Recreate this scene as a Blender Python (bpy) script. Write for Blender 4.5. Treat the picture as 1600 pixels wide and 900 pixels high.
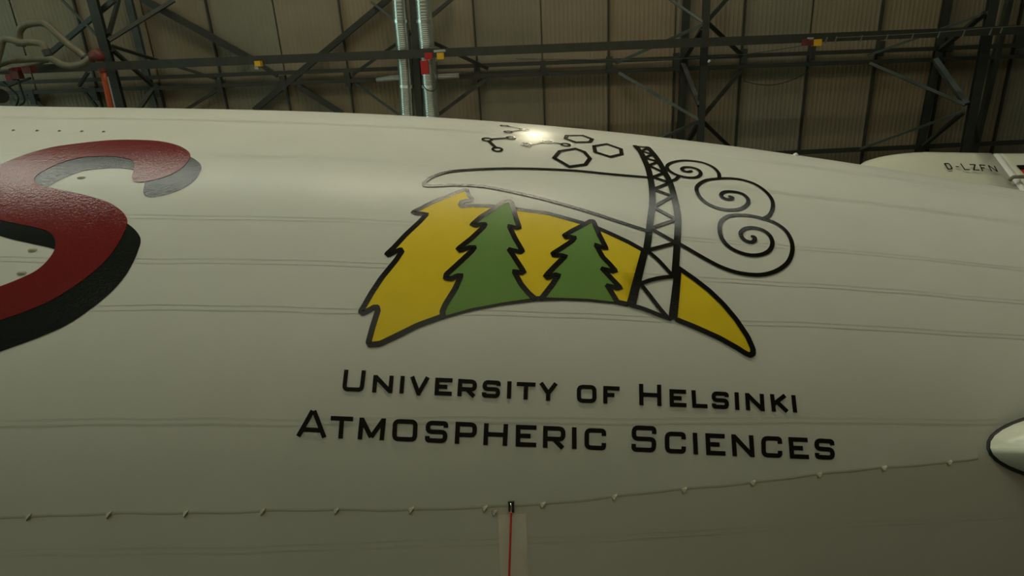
import bpy, bmesh, math, random
import numpy as np
from mathutils import Vector, Matrix
from mathutils.geometry import delaunay_2d_cdt
random.seed(7)
for o in list(bpy.data.objects): bpy.data.objects.remove(o)
sc = bpy.context.scene
COL = sc.collection

# ------------------------------------------------------------------ camera
PITCH = math.radians(45.0)
F = 990.37                                   # focal length in pixels of a 1600 wide frame
CAM = np.array([0.0, 0.0, 1.75])
cam = bpy.data.cameras.new('camera'); cam.sensor_width = 36; cam.lens = 36 * F / 1600
cam.clip_end = 500
camo = bpy.data.objects.new('camera', cam); COL.objects.link(camo)
camo.location = CAM; camo.rotation_euler = (math.pi / 2 + PITCH, 0, 0)
sc.camera = camo

# ------------------------------------------------------------------ world, exposure
w = bpy.data.worlds.new('world'); sc.world = w; w.use_nodes = True
w.node_tree.nodes['Background'].inputs[0].default_value = (0.75, 0.9, 0.8, 1)
w.node_tree.nodes['Background'].inputs[1].default_value = 0.02
vs = sc.view_settings
vs.view_transform = 'Standard'; vs.look = 'None'; vs.gamma = 1; vs.use_curve_mapping = False
vs.exposure = 0.0
SKY_STRENGTH = 10.5                           # daylight on the skylight panes
SKY_COLOR = (0.97, 1.0, 0.84)
WALL_FILL_STRENGTH = 0.80                        # glow of the added fill band on the near wall
DOOR_STRENGTH = 1.6                          # daylight on the translucent end door
DOOR_COLOR = (0.62, 1.0, 0.86)
LAMP_POWER = 1.0
LAMP_COLOR = (1.0, 0.88, 0.62)
FILL_TUBE_STRENGTH = 112.0  # glow of the added fill tubes over the viewer

# ------------------------------------------------------------------ helpers
cP, sP = math.cos(PITCH), math.sin(PITCH)
def c2w(v):                                   # (right, up, forward) -> world
    v = np.asarray(v, float)
    return np.stack([v[..., 0], v[..., 2] * cP - v[..., 1] * sP, v[..., 2] * sP + v[..., 1] * cP], -1)
def ray(x, y):
    d = c2w([(x - 800) / F, (450 - y) / F, 1.0]); return d / np.linalg.norm(d)

def mat(name, color, rough=0.5, metal=0.0, noise=0.0, nscale=6.0, bump=0.0, bscale=30.0, spec=0.5, coat=0.0, emit=None, estr=0.0, speck=None):
    m = bpy.data.materials.new(name); m.use_nodes = True
    nt = m.node_tree; b = nt.nodes['Principled BSDF']
    b.inputs['Roughness'].default_value = rough; b.inputs['Metallic'].default_value = metal
    b.inputs['Specular IOR Level'].default_value = spec
    if coat: b.inputs['Coat Weight'].default_value = coat; b.inputs['Coat Roughness'].default_value = 0.2
    c = (*color, 1)
    b.inputs['Base Color'].default_value = c
    tc = nt.nodes.new('ShaderNodeTexCoord')
    if noise:
        n = nt.nodes.new('ShaderNodeTexNoise'); n.inputs['Scale'].default_value = nscale; n.inputs['Detail'].default_value = 5
        nt.links.new(tc.outputs['Object'], n.inputs['Vector'])
        r = nt.nodes.new('ShaderNodeValToRGB'); r.color_ramp.elements[0].position = 0.3; r.color_ramp.elements[1].position = 0.7
        r.color_ramp.elements[0].color = (*[k * (1 - noise) for k in color], 1)
        r.color_ramp.elements[1].color = (*[min(1, k * (1 + noise)) for k in color], 1)
        nt.links.new(n.outputs['Fac'], r.inputs['Fac']); nt.links.new(r.outputs['Color'], b.inputs['Base Color'])
    if bump:
        n = nt.nodes.new('ShaderNodeTexNoise'); n.inputs['Scale'].default_value = bscale; n.inputs['Detail'].default_value = 4
        nt.links.new(tc.outputs['Object'], n.inputs['Vector'])
        bp = nt.nodes.new('ShaderNodeBump'); bp.inputs['Strength'].default_value = bump; bp.inputs['Distance'].default_value = 0.02
        nt.links.new(n.outputs['Fac'], bp.inputs['Height']); nt.links.new(bp.outputs['Normal'], b.inputs['Normal'])
    if speck:                                 # fine wear: patches of the vinyl have lost their gloss
        n = nt.nodes.new('ShaderNodeTexNoise'); n.inputs['Scale'].default_value = speck[0]; n.inputs['Detail'].default_value = 6; n.inputs['Roughness'].default_value = 0.7
        nt.links.new(tc.outputs['Object'], n.inputs['Vector'])
        mr = nt.nodes.new('ShaderNodeMapRange'); mr.inputs['From Min'].default_value = 0.42; mr.inputs['From Max'].default_value = 0.60
        mr.inputs['To Min'].default_value = speck[1]; mr.inputs['To Max'].default_value = speck[2]
        nt.links.new(n.outputs['Fac'], mr.inputs['Value']); nt.links.new(mr.outputs['Result'], b.inputs['Roughness'])
    if emit:
        b.inputs['Emission Color'].default_value = (*emit, 1); b.inputs['Emission Strength'].default_value = estr
    return m

M = {}
M['envelope'] = mat('envelope_fabric', (0.77, 0.775, 0.70), 0.27, noise=0.025, nscale=0.9, spec=0.13)
M['seam'] = mat('seam_tape', (0.715, 0.71, 0.635), 0.4, noise=0.10, nscale=1.2)
M['red'] = mat('red_vinyl', (0.20, 0.012, 0.012), 0.17, noise=0.05, nscale=5, bump=0.2, bscale=36, spec=0.45, speck=(34, 0.11, 0.22))
M['shadow'] = mat('black_vinyl_wrinkled', (0.007, 0.0075, 0.006), 0.17, bump=0.2, bscale=36, spec=0.45, speck=(34, 0.11, 0.22))
M['black'] = mat('black_vinyl', (0.007, 0.0065, 0.004), 0.15, bump=0.12, bscale=60, spec=0.35, speck=(40, 0.10, 0.22))
M['yellow'] = mat('yellow_vinyl', (0.93, 0.68, 0.024), 0.33, noise=0.03, nscale=3, spec=0.18)
M['green'] = mat('green_vinyl', (0.175, 0.325, 0.075), 0.33, noise=0.03, nscale=3, spec=0.18)
M['patch'] = mat('patch_fabric', (0.93, 0.915, 0.80), 0.5, noise=0.03)
M['tab'] = mat('lacing_tab', (0.38, 0.36, 0.25), 0.5, noise=0.1)
M['spot'] = mat('dark_spot', (0.12, 0.12, 0.09), 0.6, noise=0.1)
M['fin'] = mat('fin_paint', (0.74, 0.74, 0.60), 0.25, noise=0.02, spec=0.5, coat=0.3)
M['gasket'] = mat('rubber_gasket', (0.012, 0.012, 0.01), 0.6, noise=0.1)
M['steel'] = mat('dark_steel', (0.043, 0.045, 0.036), 0.5, noise=0.15, nscale=3)
M['steel2'] = mat('grey_green_steel', (0.085, 0.10, 0.086), 0.5, noise=0.15, nscale=3)
M['panel'] = mat('roof_sheet', (0.30, 0.245, 0.165), 0.6, noise=0.06, nscale=0.8)
M['panel_b'] = mat('roof_sheet_warm', (0.315, 0.245, 0.155), 0.6, noise=0.06, nscale=0.8)
M['panel_c'] = mat('roof_sheet_cool', (0.275, 0.25, 0.18), 0.6, noise=0.06, nscale=0.8)
M['duct'] = mat('galvanised_duct', (0.74, 0.80, 0.77), 0.26, metal=0.88, noise=0.08, nscale=5)
M['hose'] = mat('tan_hose', (0.20, 0.175, 0.115), 0.45, noise=0.15, nscale=4)
M['redpart'] = mat('red_plastic', (0.50, 0.02, 0.02), 0.4, noise=0.08)
M['valve'] = mat('faded_red_metal', (0.26, 0.02, 0.03), 0.5, noise=0.2)
M['darkred'] = mat('dark_red_metal', (0.16, 0.035, 0.025), 0.5, noise=0.2)
M['orange'] = mat('orange_paint', (0.52, 0.085, 0.02), 0.45, noise=0.08)
M['yellowpart'] = mat('yellow_plastic', (0.80, 0.45, 0.02), 0.4, noise=0.08)
M['clip'] = mat('dull_clip_metal', (0.17, 0.165, 0.13), 0.5, noise=0.08)
M['palegrey'] = mat('pale_grey_metal', (0.45, 0.46, 0.42), 0.4, noise=0.08)
M['cord'] = mat('red_cord', (0.80, 0.075, 0.025), 0.5, noise=0.1, nscale=40)
M['chrome'] = mat('bright_metal', (0.7, 0.7, 0.66), 0.2, metal=1.0, noise=0.05)
M['concrete'] = mat('concrete_floor', (0.125, 0.105, 0.07), 0.55, noise=0.12, nscale=0.4)
M['wall'] = mat('wall_sheet', (0.34, 0.34, 0.28), 0.7, noise=0.06, nscale=0.3)
M['sky'] = mat('skylight_pane', (0.6, 0.65, 0.6), 0.4, noise=0.02, emit=SKY_COLOR, estr=SKY_STRENGTH)
M['wall_fill'] = mat('wall_fill_glow', (0.5, 0.5, 0.45), 0.4, noise=0.02, emit=(1.0, 0.97, 0.70), estr=WALL_FILL_STRENGTH)
M['door'] = mat('door_glazing', (0.5, 0.52, 0.5), 0.4, noise=0.02, emit=DOOR_COLOR, estr=DOOR_STRENGTH)
M['lamp'] = mat('lamp_glow', (0.9, 0.85, 0.7), 0.4, noise=0.02, emit=LAMP_COLOR, estr=125)
M['tube'] = mat('fill_tube_glow', (0.9, 0.85, 0.7), 0.4, noise=0.02, emit=LAMP_COLOR, estr=FILL_TUBE_STRENGTH)
M['white'] = mat('white_paint', (0.75, 0.75, 0.7), 0.4, noise=0.03)
M['fred'] = mat('flag_red', (0.45, 0.02, 0.02), 0.4, noise=0.03)
M['fgold'] = mat('flag_gold', (0.7, 0.36, 0.02), 0.4, noise=0.03)

def link(name, me, m, parent=None):
    o = bpy.data.objects.new(name, me); COL.objects.link(o)
    if m is not None:
        if not me.materials: me.materials.append(M[m])
    if parent is not None: o.parent = parent
    return o
def mesh_obj(name, verts, faces, m, parent=None, smooth=False):
    me = bpy.data.meshes.new(name); me.from_pydata([tuple(map(float, v)) for v in verts], [], [tuple(f) for f in faces]); me.update()
    bm = bmesh.new(); bm.from_mesh(me); bmesh.ops.recalc_face_normals(bm, faces=bm.faces); bm.to_mesh(me); bm.free()
    if smooth:
        for p in me.polygons: p.use_smooth = True
    return link(name, me, m, parent)
def empty(name, loc=(0, 0, 0)):
    o = bpy.data.objects.new(name, None); COL.objects.link(o); o.location = [float(k) for k in loc]; o.empty_display_size = 0.3
    return o
def tag(o, label, cat, group=None):
    o['label'] = label; o['category'] = cat
    if group: o['group'] = group
    return o
def struct(o, label, cat):
    o['kind'] = 'structure'; o['label'] = label; o['category'] = cat; return o

class MB:
    def __init__(s): s.v = []; s.f = []
    def add(s, v, f):
        n = len(s.v); s.v += [tuple(map(float, k)) for k in v]; s.f += [tuple(i + n for i in k) for k in f]; return s
    def box(s, c, ax, h):
        c = np.array(c, float); a = [np.array(k, float) * hh for k, hh in zip(ax, h)]
        v = [c + i * a[0] + j * a[1] + k * a[2] for i in (-1, 1) for j in (-1, 1) for k in (-1, 1)]
        return s.add(v, [(0, 1, 3, 2), (4, 6, 7, 5), (0, 4, 5, 1), (2, 3, 7, 6), (0, 2, 6, 4), (1, 5, 7, 3)])
    def bar(s, p, q, wd, th, up):              # box beam between two points
        p, q = np.array(p, float), np.array(q, float); d = q - p; L = np.linalg.norm(d); d /= L
        side = np.cross(d, up); side /= np.linalg.norm(side); u2 = np.cross(side, d)
        return s.box((p + q) / 2, (d, side, u2), (L / 2, wd / 2, th / 2))
    def ibar(s, p, q, wd, th, up, t=0.12):     # I profile
        p, q = np.array(p, float), np.array(q, float); d = q - p; L = np.linalg.norm(d); d /= L
        side = np.cross(d, up); side /= np.linalg.norm(side); u2 = np.cross(side, d); c = (p + q) / 2
        ft = th * t
        s.box(c + u2 * (th / 2 - ft / 2), (d, side, u2), (L / 2, wd / 2, ft / 2))
        s.box(c - u2 * (th / 2 - ft / 2), (d, side, u2), (L / 2, wd / 2, ft / 2))
        return s.box(c, (d, side, u2), (L / 2, wd * 0.11, th / 2 - ft))
    def tube(s, pts, r, n=10, rid=None, caps=True):
        pts = [np.array(p, float) for p in pts]; base = len(s.v); N = len(pts)
        ref = np.array([0.13, 0.31, 0.94])
        for i, p in enumerate(pts):
            d = pts[min(i + 1, N - 1)] - pts[max(i - 1, 0)]; d /= np.linalg.norm(d)
            a = np.cross(d, ref); a /= np.linalg.norm(a); b = np.cross(d, a)
            rr = r[i] if hasattr(r, '__len__') else r
            for k in range(n):
                g = 2 * math.pi * k / n; s.v.append(tuple(p + rr * (a * math.cos(g) + b * math.sin(g))))
        for i in range(N - 1):
            for k in range(n):
                s.f.append((base + i * n + k, base + i * n + (k + 1) % n, base + (i + 1) * n + (k + 1) % n, base + (i + 1) * n + k))
        if caps:
            s.f.append(tuple(base + k for k in range(n))); s.f.append(tuple(base + (N - 1) * n + k for k in range(n)))
        return s
    def build(s, name, m, parent=None, smooth=False): return mesh_obj(name, s.v, s.f, m, parent, smooth)

def spline(pts, n=6, closed=False):
    P = [np.array(p, float) for p in pts]; out = []
    N = len(P)
    for i in range(N if closed else N - 1):
        if closed: p0, p1, p2, p3 = P[(i - 1) % N], P[i], P[(i + 1) % N], P[(i + 2) % N]
        else: p0, p1, p2, p3 = P[max(i - 1, 0)], P[i], P[i + 1], P[min(i + 2, N - 1)]
        for k in range(n):
            t = k / n
            out.append(0.5 * (2 * p1 + (p2 - p0) * t + (2 * p0 - 5 * p1 + 4 * p2 - p3) * t * t + (3 * p1 - p0 - 3 * p2 + p3) * t ** 3))
    if not closed: out.append(P[-1])
    return out

# ------------------------------------------------------------------ hangar frame of reference
Bdir = np.array([1.0, -0.060, 0.0]); Bdir /= np.linalg.norm(Bdir)
Tdir = c2w([180 / F, -2610 / F, 1.0]); Tdir -= Bdir * (Tdir @ Bdir); Tdir /= np.linalg.norm(Tdir)   # down the roof slope, away
Nrm = np.cross(Bdir, Tdir); Nrm /= np.linalg.norm(Nrm)
if Nrm[2] > 0: Nrm = -Nrm                     # points down into the hall
Q0 = CAM + ray(800, 90) * 31.0
def lay(x, y, off=0.0):                       # where the ray of a pixel meets the plane off metres under the sheets
    d = ray(x, y); q = Q0 + Nrm * off
    return CAM + d * (((q - CAM) @ Nrm) / (d @ Nrm))
def bt(p): return (p - Q0) @ Bdir, (p - Q0) @ Tdir
def onroof(b, t, off=0.0): return Q0 + Bdir * b + Tdir * t + Nrm * off
T_UP, T_DN = -15.0, 26.0
X0, X1 = -58.0, 48.0

# ------------------------------------------------------------------ the setting
ridge = onroof(0, T_UP); eave = onroof(0, T_DN)
RY, RZ, EY, EZ = ridge[1], ridge[2], eave[1], eave[2]
BACKY = RY - (EY - RY)
def quad(name, pts, m, label, cat):
    mb = MB(); n = np.cross(np.array(pts[1]) - pts[0], np.array(pts[3]) - pts[0]); n = n / np.linalg.norm(n) * 0.15
    v = [np.array(p, float) for p in pts] + [np.array(p, float) - n for p in pts]
    mb.add(v, [(0, 1, 2, 3), (7, 6, 5, 4), (0, 4, 5, 1), (1, 5, 6, 2), (2, 6, 7, 3), (3, 7, 4, 0)])
    return struct(mb.build(name, m), label, cat)
quad('floor', [(X0, BACKY, 0), (X1, BACKY, 0), (X1, EY + 6, 0), (X0, EY + 6, 0)], 'concrete', 'grey concrete hangar floor below the airship', 'floor')
quad('wall_back', [(X0, EY - 0.06 * X0, 0), (X1, EY - 0.06 * X1, 0), (X1, EY - 0.06 * X1, EZ), (X0, EY - 0.06 * X0, EZ)], 'wall', 'far side wall of the hangar hidden behind the airship', 'wall')
quad('wall_front', [(X0, BACKY, 0), (X0, BACKY, EZ), (X1, BACKY, EZ), (X1, BACKY, 0)], 'wall', 'near side wall of the hangar behind the viewer', 'wall')
for nm, xx, sd in (('wall_left', X0, 1), ('wall_right', X1, -1)):
    prof = [(BACKY, 0), (EY + 4, 0), (EY + 4, EZ), (RY, RZ + 1.5), (BACKY, EZ)]
    v = [(xx, y, z) for y, z in prof] + [(xx - sd * 0.3, y, z) for y, z in prof]
    struct(mesh_obj(nm, v, [(0, 1, 2, 3, 4), (9, 8, 7, 6, 5)] + [(i, (i + 1) % 5, (i + 1) % 5 + 5, i + 5) for i in range(5)], 'wall'), nm.split('_')[1] + ' end wall of the hangar', 'wall')

# ceiling: outer skin of the far slope with its sheets and purlins as children
skin = MB(); a = [onroof(-62, T_UP, -0.25), onroof(56, T_UP, -0.25), onroof(56, T_DN, -0.25), onroof(-62, T_DN, -0.25)]
skin.add(a + [p - Nrm * 0.2 for p in a], [(0, 1, 2, 3), (7, 6, 5, 4), (0, 4, 5, 1), (1, 5, 6, 2), (2, 6, 7, 3), (3, 7, 4, 0)])
ceiling = struct(skin.build('ceiling', 'panel'), 'sloping hangar roof lined with ribbed beige-grey sheets', 'ceiling')
near = MB()
SK0, SK1 = 10.4, 12.6                           # the skylight runs along the near slope, this far below the ridge
slope = (RZ - EZ) / (RY - BACKY)
def nearp(x, d): return np.array([x, RY - d - 0.06 * x, RZ - d * slope])
for d0, d1 in ((0, SK0), (SK1, RY - BACKY)):
    p = [nearp(X0 - 4, d0), nearp(X1 + 4, d0), nearp(X1 + 4, d1), nearp(X0 - 4, d1)]
    near.add(p + [k + np.array([0, 0, 0.2]) for k in p], [(0, 1, 2, 3), (7, 6, 5, 4), (0, 4, 5, 1), (1, 5, 6, 2), (2, 6, 7, 3), (3, 7, 4, 0)])
struct(near.build('ceiling', 'wall'), 'near slope of the hangar roof over the viewer', 'ceiling')
# skylight band: panes in frames
SKX = [(-34 + 4.0 * k, -34 + 4.0 * (k + 1)) for k in range(13)]
win = MB()
for k in range(14):
    x = -34 + 4.0 * k
    win.bar(nearp(x, SK0 - 0.1), nearp(x, SK1 + 0.1), 0.25, 0.2, (0, 0, 1))
for d in (SK0, SK1): win.bar(nearp(X0, d), nearp(X1, d), 0.2, 0.25, (0, 0, 1))
win = struct(win.build('window_1', 'steel'), 'long skylight band in the roof over the viewer', 'skylight')
for x0, x1 in SKX:
    p = [nearp(x0, SK0), nearp(x1, SK0), nearp(x1, SK1), nearp(x0, SK1)]
    mesh_obj('pane', p + [k + np.array([0, 0, 0.04]) for k in p], [(3, 2, 1, 0), (4, 5, 6, 7), (0, 1, 5, 4), (1, 2, 6, 5), (2, 3, 7, 6), (3, 0, 4, 7)], 'sky', win)
for x0, x1 in ((X0 - 4, -34), (18, X1 + 4)):
    p = [nearp(x0, SK0), nearp(x1, SK0), nearp(x1, SK1), nearp(x0, SK1)]
    mesh_obj('blind_panel', p + [k + np.array([0, 0, 0.1]) for k in p], [(3, 2, 1, 0), (4, 5, 6, 7), (0, 1, 5, 4), (1, 2, 6, 5), (2, 3, 7, 6), (3, 0, 4, 7)], 'wall', ceiling)

# added glowing fill band on the near wall, framed as panes, translucent end door
fill_band = MB(); nfr = 10
for k in range(nfr + 1): fill_band.box((-25 + 4.4 * k, BACKY + 0.1, 11.5), ((1, 0, 0), (0, 1, 0), (0, 0, 1)), (0.12, 0.15, 7.0))
for z in (4.5, 11.5, 18.5): fill_band.box((-3, BACKY + 0.1, z), ((1, 0, 0), (0, 1, 0), (0, 0, 1)), (22, 0.15, 0.12))
fill_band = struct(fill_band.build('fill_glow_band', 'steel'), 'wide added fill band glowing on the near wall behind the viewer', 'window')
for k in range(nfr):
    for z in (8, 15): MB().box((-22.8 + 4.4 * k, BACKY + 0.05, z), ((1, 0, 0), (0, 1, 0), (0, 0, 1)), (2.08, 0.03, 3.38)).build('pane', 'wall_fill', fill_band)
dr = MB()
for k in range(7): dr.box((X0 + 0.15, -30 + 8.0 * k, 8.5), ((1, 0, 0), (0, 1, 0), (0, 0, 1)), (0.15, 0.15, 8.5))
dr.box((X0 + 0.15, -6, 17), ((1, 0, 0), (0, 1, 0), (0, 0, 1)), (0.15, 24, 0.2))
dr = struct(dr.build('door_1', 'steel'), 'tall translucent sliding door in the left end wall', 'door')
for k in range(6): MB().box((X0 + 0.1, -26 + 8.0 * k, 8.5), ((1, 0, 0), (0, 1, 0), (0, 0, 1)), (0.04, 3.82, 8.3)).build('door_panel', 'door', dr)

# ribbed sheets: joints spaced evenly along the hall
jx = [105, 225, 330, 441, 546, 648, 758, 862, 965, 1066, 1165, 1260, 1366, 1465, 1566]
jb = np.array([bt(lay(x, 60))[0] for x in jx])
step, j0 = np.polyfit(np.arange(len(jx)), jb, 1)
t2 = bt(lay(800, 111))[1]                      # where the double girder runs
def sheet(b0, b1, ta, tb, m):
    w = b1 - b0 - 0.06; n = 15; v = []; f = []
    prof = []
    for i in range(n):
        u = b0 + 0.03 + w * i / n; s_ = w / n
        prof += [(u, 0.0), (u + s_ * 0.45, 0.0), (u + s_ * 0.58, 0.009), (u + s_ * 0.87, 0.009)]
    prof.append((b1 - 0.03, 0.0))
    for u, h in prof: v += [onroof(u, ta, h), onroof(u, tb, h)]
    for i in range(len(prof) - 1): f.append((2 * i, 2 * i + 1, 2 * i + 3, 2 * i + 2))
    return mesh_obj('roof_sheet', v, f, m, ceiling)
for k in range(-9, 24):
    b0, b1 = j0 + step * k, j0 + step * (k + 1)
    mm = ['panel', 'panel_c', 'panel', 'panel_b'][(k * 7 + 3) % 4]
    for ta, tb in ((T_UP, t2), (t2 + 0.02, t2 + 9), (t2 + 9.02, T_DN)): sheet(b0, b1, ta, tb, mm)
    MB().bar(onroof(b0, t2, 0.1), onroof(b0, T_DN, 0.1), 0.075, 0.10, Nrm).build('purlin', 'steel', ceiling)
    if k % 2 == 0:
        MB().bar(onroof(b0, T_UP, 0.1), onroof(b0, t2, 0.1), 0.075, 0.10, Nrm).build('purlin', 'steel', ceiling)

# ------------------------------------------------------------------ roof trusses, girders, rails
def px(n, off=1.5):  return n * 31.0 / F        # metres of n pixels near the roof
FL, BL = 2.2, 0.35                              # front chord layer, back chord layer
def ext(p, q, a, b):
    d = (q - p) / np.linalg.norm(q - p); return p - d * a, q + d * b
def chord(name, a, b, wpx, off, m, parent, th=0.22):
    p, q = ext(lay(*a, off), lay(*b, off), 8, 12)
    return MB().ibar(p, q, px(wpx), th, Nrm).build(name, m, parent)
def brace(a, b, wpx, la, lb, parent, m='steel'):
    return MB().bar(lay(*a, la), lay(*b, lb), px(wpx), px(wpx) * 0.9, Nrm).build('brace', m, parent)
trusses = []
def truss(label, front, back, braces, wf=13, wb=12, mb_='steel2'):
    t = empty('roof_truss', lay(*front[1], FL)); t.location = (0, 0, 0)
    tag(t, label, 'truss', None)
    chord('front_chord', front[0], front[1], wf, FL, 'steel', t)
    if back: chord('back_chord', back[0], back[1], wb, BL, mb_, t, 0.2)
    for (a, b, wd, la, lb, *mm) in braces: brace(a, b, wd, la, lb, t, mm[0] if mm else 'steel')
    trusses.append(t); return t
truss('dark steel roof truss beside the tangled tan hoses', ((145, 0), (189, 166)), ((201, 0), (241, 166)), [
    ((75, 86), (178, 0), 6, BL, FL), ((97, 0), (158, 62), 3, BL, FL, 'steel2'), ((185, 0), (170, 54), 5, BL, FL), ((272, 0), (170, 63), 5, BL, FL),
    ((175, 72), (252, 96), 4, FL, BL), ((252, 96), (338, 123), 4, BL, BL), ((176, 78), (241, 136), 5, FL, BL), ((241, 136), (188, 215), 5, BL, FL),
    ((138, 112), (124, 134), 4, FL, BL), ((128, 138), (152, 168), 4, BL, BL), ((36, 146), (70, 168), 5, BL, BL), ((222, -2), (392, 92), 9, BL, BL), ((344, 138), (285, 175), 4, BL, BL)], 13, 10)
truss('dark steel roof truss flanked by two silver ducts', ((645, 0), (656, 181)), None, [
    ((610, -4), (398, 172), 8, BL, BL), ((405, 100), (434, 118), 6, BL, BL), ((465, 134), (535, 178), 8, BL, BL),
    ((580, 3), (640, 49), 3, BL, FL, 'steel2'), ((642, 53), (552, 116), 4, FL, BL), ((554, 129), (628, 183), 3, BL, FL),
    ((707, -2), (648, 47), 5, BL, FL), ((648, 53), (762, 107), 5, FL, BL), ((759, 124), (672, 189), 5, BL, FL)], 9)
truss('dark steel roof truss right of the silver ducts with zigzag webs', ((1104, 0), (1094, 220)), ((1073, 0), (1063, 215)), [
    ((1045, -2), (1099, 35), 3, BL, FL, 'steel2'), ((1099, 38), (962, 99), 4, FL, BL, 'steel2'), ((964, 112), (1092, 187), 4, BL, FL, 'steel2'), ((1092, 189), (1030, 218), 4, FL, BL, 'steel2'),
    ((1137, -3), (1106, 32), 5, BL, FL), ((1106, 36), (1161, 88), 5, FL, BL), ((1158, 110), (1096, 185), 5, BL, FL), ((1096, 188), (1140, 230), 5, FL, BL),
    ((1098, 45), (1066, 97), 6, FL, BL), ((1066, 97), (1093, 165), 6, BL, FL), ((1093, 192), (1072, 225), 6, FL, BL)], 9, 10, 'steel')
truss('dark steel roof truss above the tail fin', ((1552, 0), (1510, 225)), ((1481, 0), (1438, 225)), [
    ((1545, 19), (1355, 87), 3, FL, BL, 'steel2'), ((1355, 97), (1507, 163), 4, BL, FL, 'steel2'), ((1508, 173), (1338, 235), 3, FL, BL, 'steel2'),
    ((1540, 20), (1466, 80), 6, FL, BL), ((1460, 92), (1510, 163), 7, BL, FL, 'steel2'), ((1505, 176), (1440, 230), 5, FL, BL), ((1540, 95), (1520, 160), 4, BL, FL), ((1519, 178), (1526, 222), 5, FL, BL)], 12, 10, 'steel')

def girder(name, label, pts, wd, off, th=0.4, extx=14):
    p, q = ext(lay(*pts[0], off), lay(*pts[1], off), extx, extx)
    return tag(MB().ibar(p, q, px(wd), th, Nrm).build(name, 'steel'), label, 'beam')
rail = girder('rail_beam', 'long dark steel rail crossing in front of the trusses', ((0, 110), (1600, 46)), 11, FL + 0.5, 0.25)
dg = tag(empty('double_girder'), 'pair of parallel dark girders under the roof sheets', 'girder')
for ya, yb in (((0, 130), (1600, 71)), ((0, 146), (1600, 88))):
    p, q = ext(lay(*ya, BL), lay(*yb, BL), 14, 14); MB().ibar(p, q, px(5.5), 0.2, Nrm).build('flange_beam', 'steel', dg)
for k in range(-3, 18):
    b = j0 + step * k; x_ = None
    p, q = lay(800, 101, BL), lay(800, 117, BL); tb0, tb1 = bt(p)[1], bt(q)[1]
    MB().bar(onroof(b, tb0 - 0.1, BL), onroof(b, tb1 + 0.1, BL), 0.26, 0.25, Nrm).build('post', 'steel', dg)
girder('lower_girder', 'dark girder just above the tail fin', ((1215, 239.5), (1600, 222)), 6, BL, 0.2, 18)
girder('upper_girder', 'dark girder crossing high above the picture', ((0, -60), (1600, -130)), 8, BL, 0.3, 10)
MB().bar(*ext(lay(1577, 0, BL), lay(1525, 225, BL), 3, 3), px(7), 0.25, Nrm).build('side_chord', 'steel', trusses[3])

# ducts
def duct(label, pts, r):
    t = tag(empty('air_duct'), label, 'duct')
    P = [lay(x, y, FL) for x, y in pts]; P = [np.array(k) for k in spline([*P], 60)]
    body = MB(); rr = [r * (1.045 if i % 3 == 0 else 1.0) for i in range(len(P))]
    body.tube(P, rr, 18).build('pipe', 'duct', t, True)
    for i in (int(len(P) * .27), int(len(P) * .62)):
        d = P[i + 1] - P[i]; d /= np.linalg.norm(d)
        MB().tube([P[i] - d * 0.06, P[i] + d * 0.06], r * 1.12, 18).build('joint_collar', 'duct', t)
    return t
d1 = duct('silver spiral duct on the left of the truss', [(618, -170), (624, 0), (630, 75), (634, 130), (637, 182), (646, 290)], px(9.5))
d2 = duct('silver spiral duct on the right of the truss', [(652, -170), (661, 0), (667, 75), (671, 130), (675, 182), (682, 290)], px(10.5))
MB().tube([lay(632, 121, FL), lay(612, 122.5, FL), lay(588, 125, FL)], [0.1, 0.12, 0.08], 12).build('nozzle', 'palegrey', d1, True)
MB().tube([lay(672, 120, FL), lay(692, 120, FL), lay(717, 118.5, FL)], [0.1, 0.12, 0.11], 12).build('nozzle', 'palegrey', d2, True)

# small fittings on the rail
RL = FL + 0.95
def boxthing(name, label, cat, x, y, wpx, hpx, m, extra=None, off=RL):
    t = tag(empty(name), label, cat)
    c = lay(x, y, off); MB().box(c, (Bdir, Tdir, Nrm), (px(wpx) / 2, px(hpx) / 2, 0.12)).build('housing', m, t)
    if extra:
        for (ex, ey, ew, eh, em, en) in extra:
            MB().box(lay(ex, ey, off + 0.02), (Bdir, Tdir, Nrm), (px(ew) / 2, px(eh) / 2, 0.09)).build(en, em, t)
    return t
boxthing('rail_stop', 'small yellow rail fitting on the left half of the rail', 'fitting', 404, 99.5, 8, 7, 'yellowpart', [(402, 105.5, 5, 4, 'palegrey', 'clamp')])
boxthing('rail_stop', 'small yellow rail fitting beside the silver ducts', 'fitting', 688.5, 87.5, 9, 8, 'yellowpart', [(687, 79.5, 15, 3, 'palegrey', 'clamp')])
boxthing('rail_stop', 'small yellow rail fitting with a dark red block above the tail', 'fitting', 1276, 66.5, 10, 8, 'yellowpart', [(1262, 66, 13, 8, 'darkred', 'red_block'), (1266, 60.5, 6, 3, 'palegrey', 'clamp')])
boxthing('alarm_box', 'red box on the rail over the right duct', 'box', 670, 87.5, 10, 8, 'redpart', [(670, 87.5, 6, 2, 'darkred', 'lid')])
boxthing('alarm_beacon', 'upright red box hanging below the rail at the right duct', 'box', 664, 105.5, 10, 17, 'redpart', [(664, 96.5, 7, 3, 'darkred', 'cap')])
def hang(name, label, cat, pts, rpx, m, off, n=8, cont=None):
    P = spline([lay(x, y, off) for x, y in pts], 6)
    return tag(MB().tube(P, px(rpx), n).build(name, m, None, True), label, cat)
hang('cable', 'thin dark cable looping below the red beacon', 'cable', [(660, 118), (661, 132), (668, 141), (678, 141), (683, 132), (682, 96)], 0.7, 'steel', RL)
hang('cable', 'thin cable sagging below the girders near the yellow fitting', 'cable', [(1160, 126), (1180, 131), (1205, 133), (1232, 127), (1252, 118), (1264, 108), (1268, 72)], 0.6, 'steel', FL)
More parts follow.
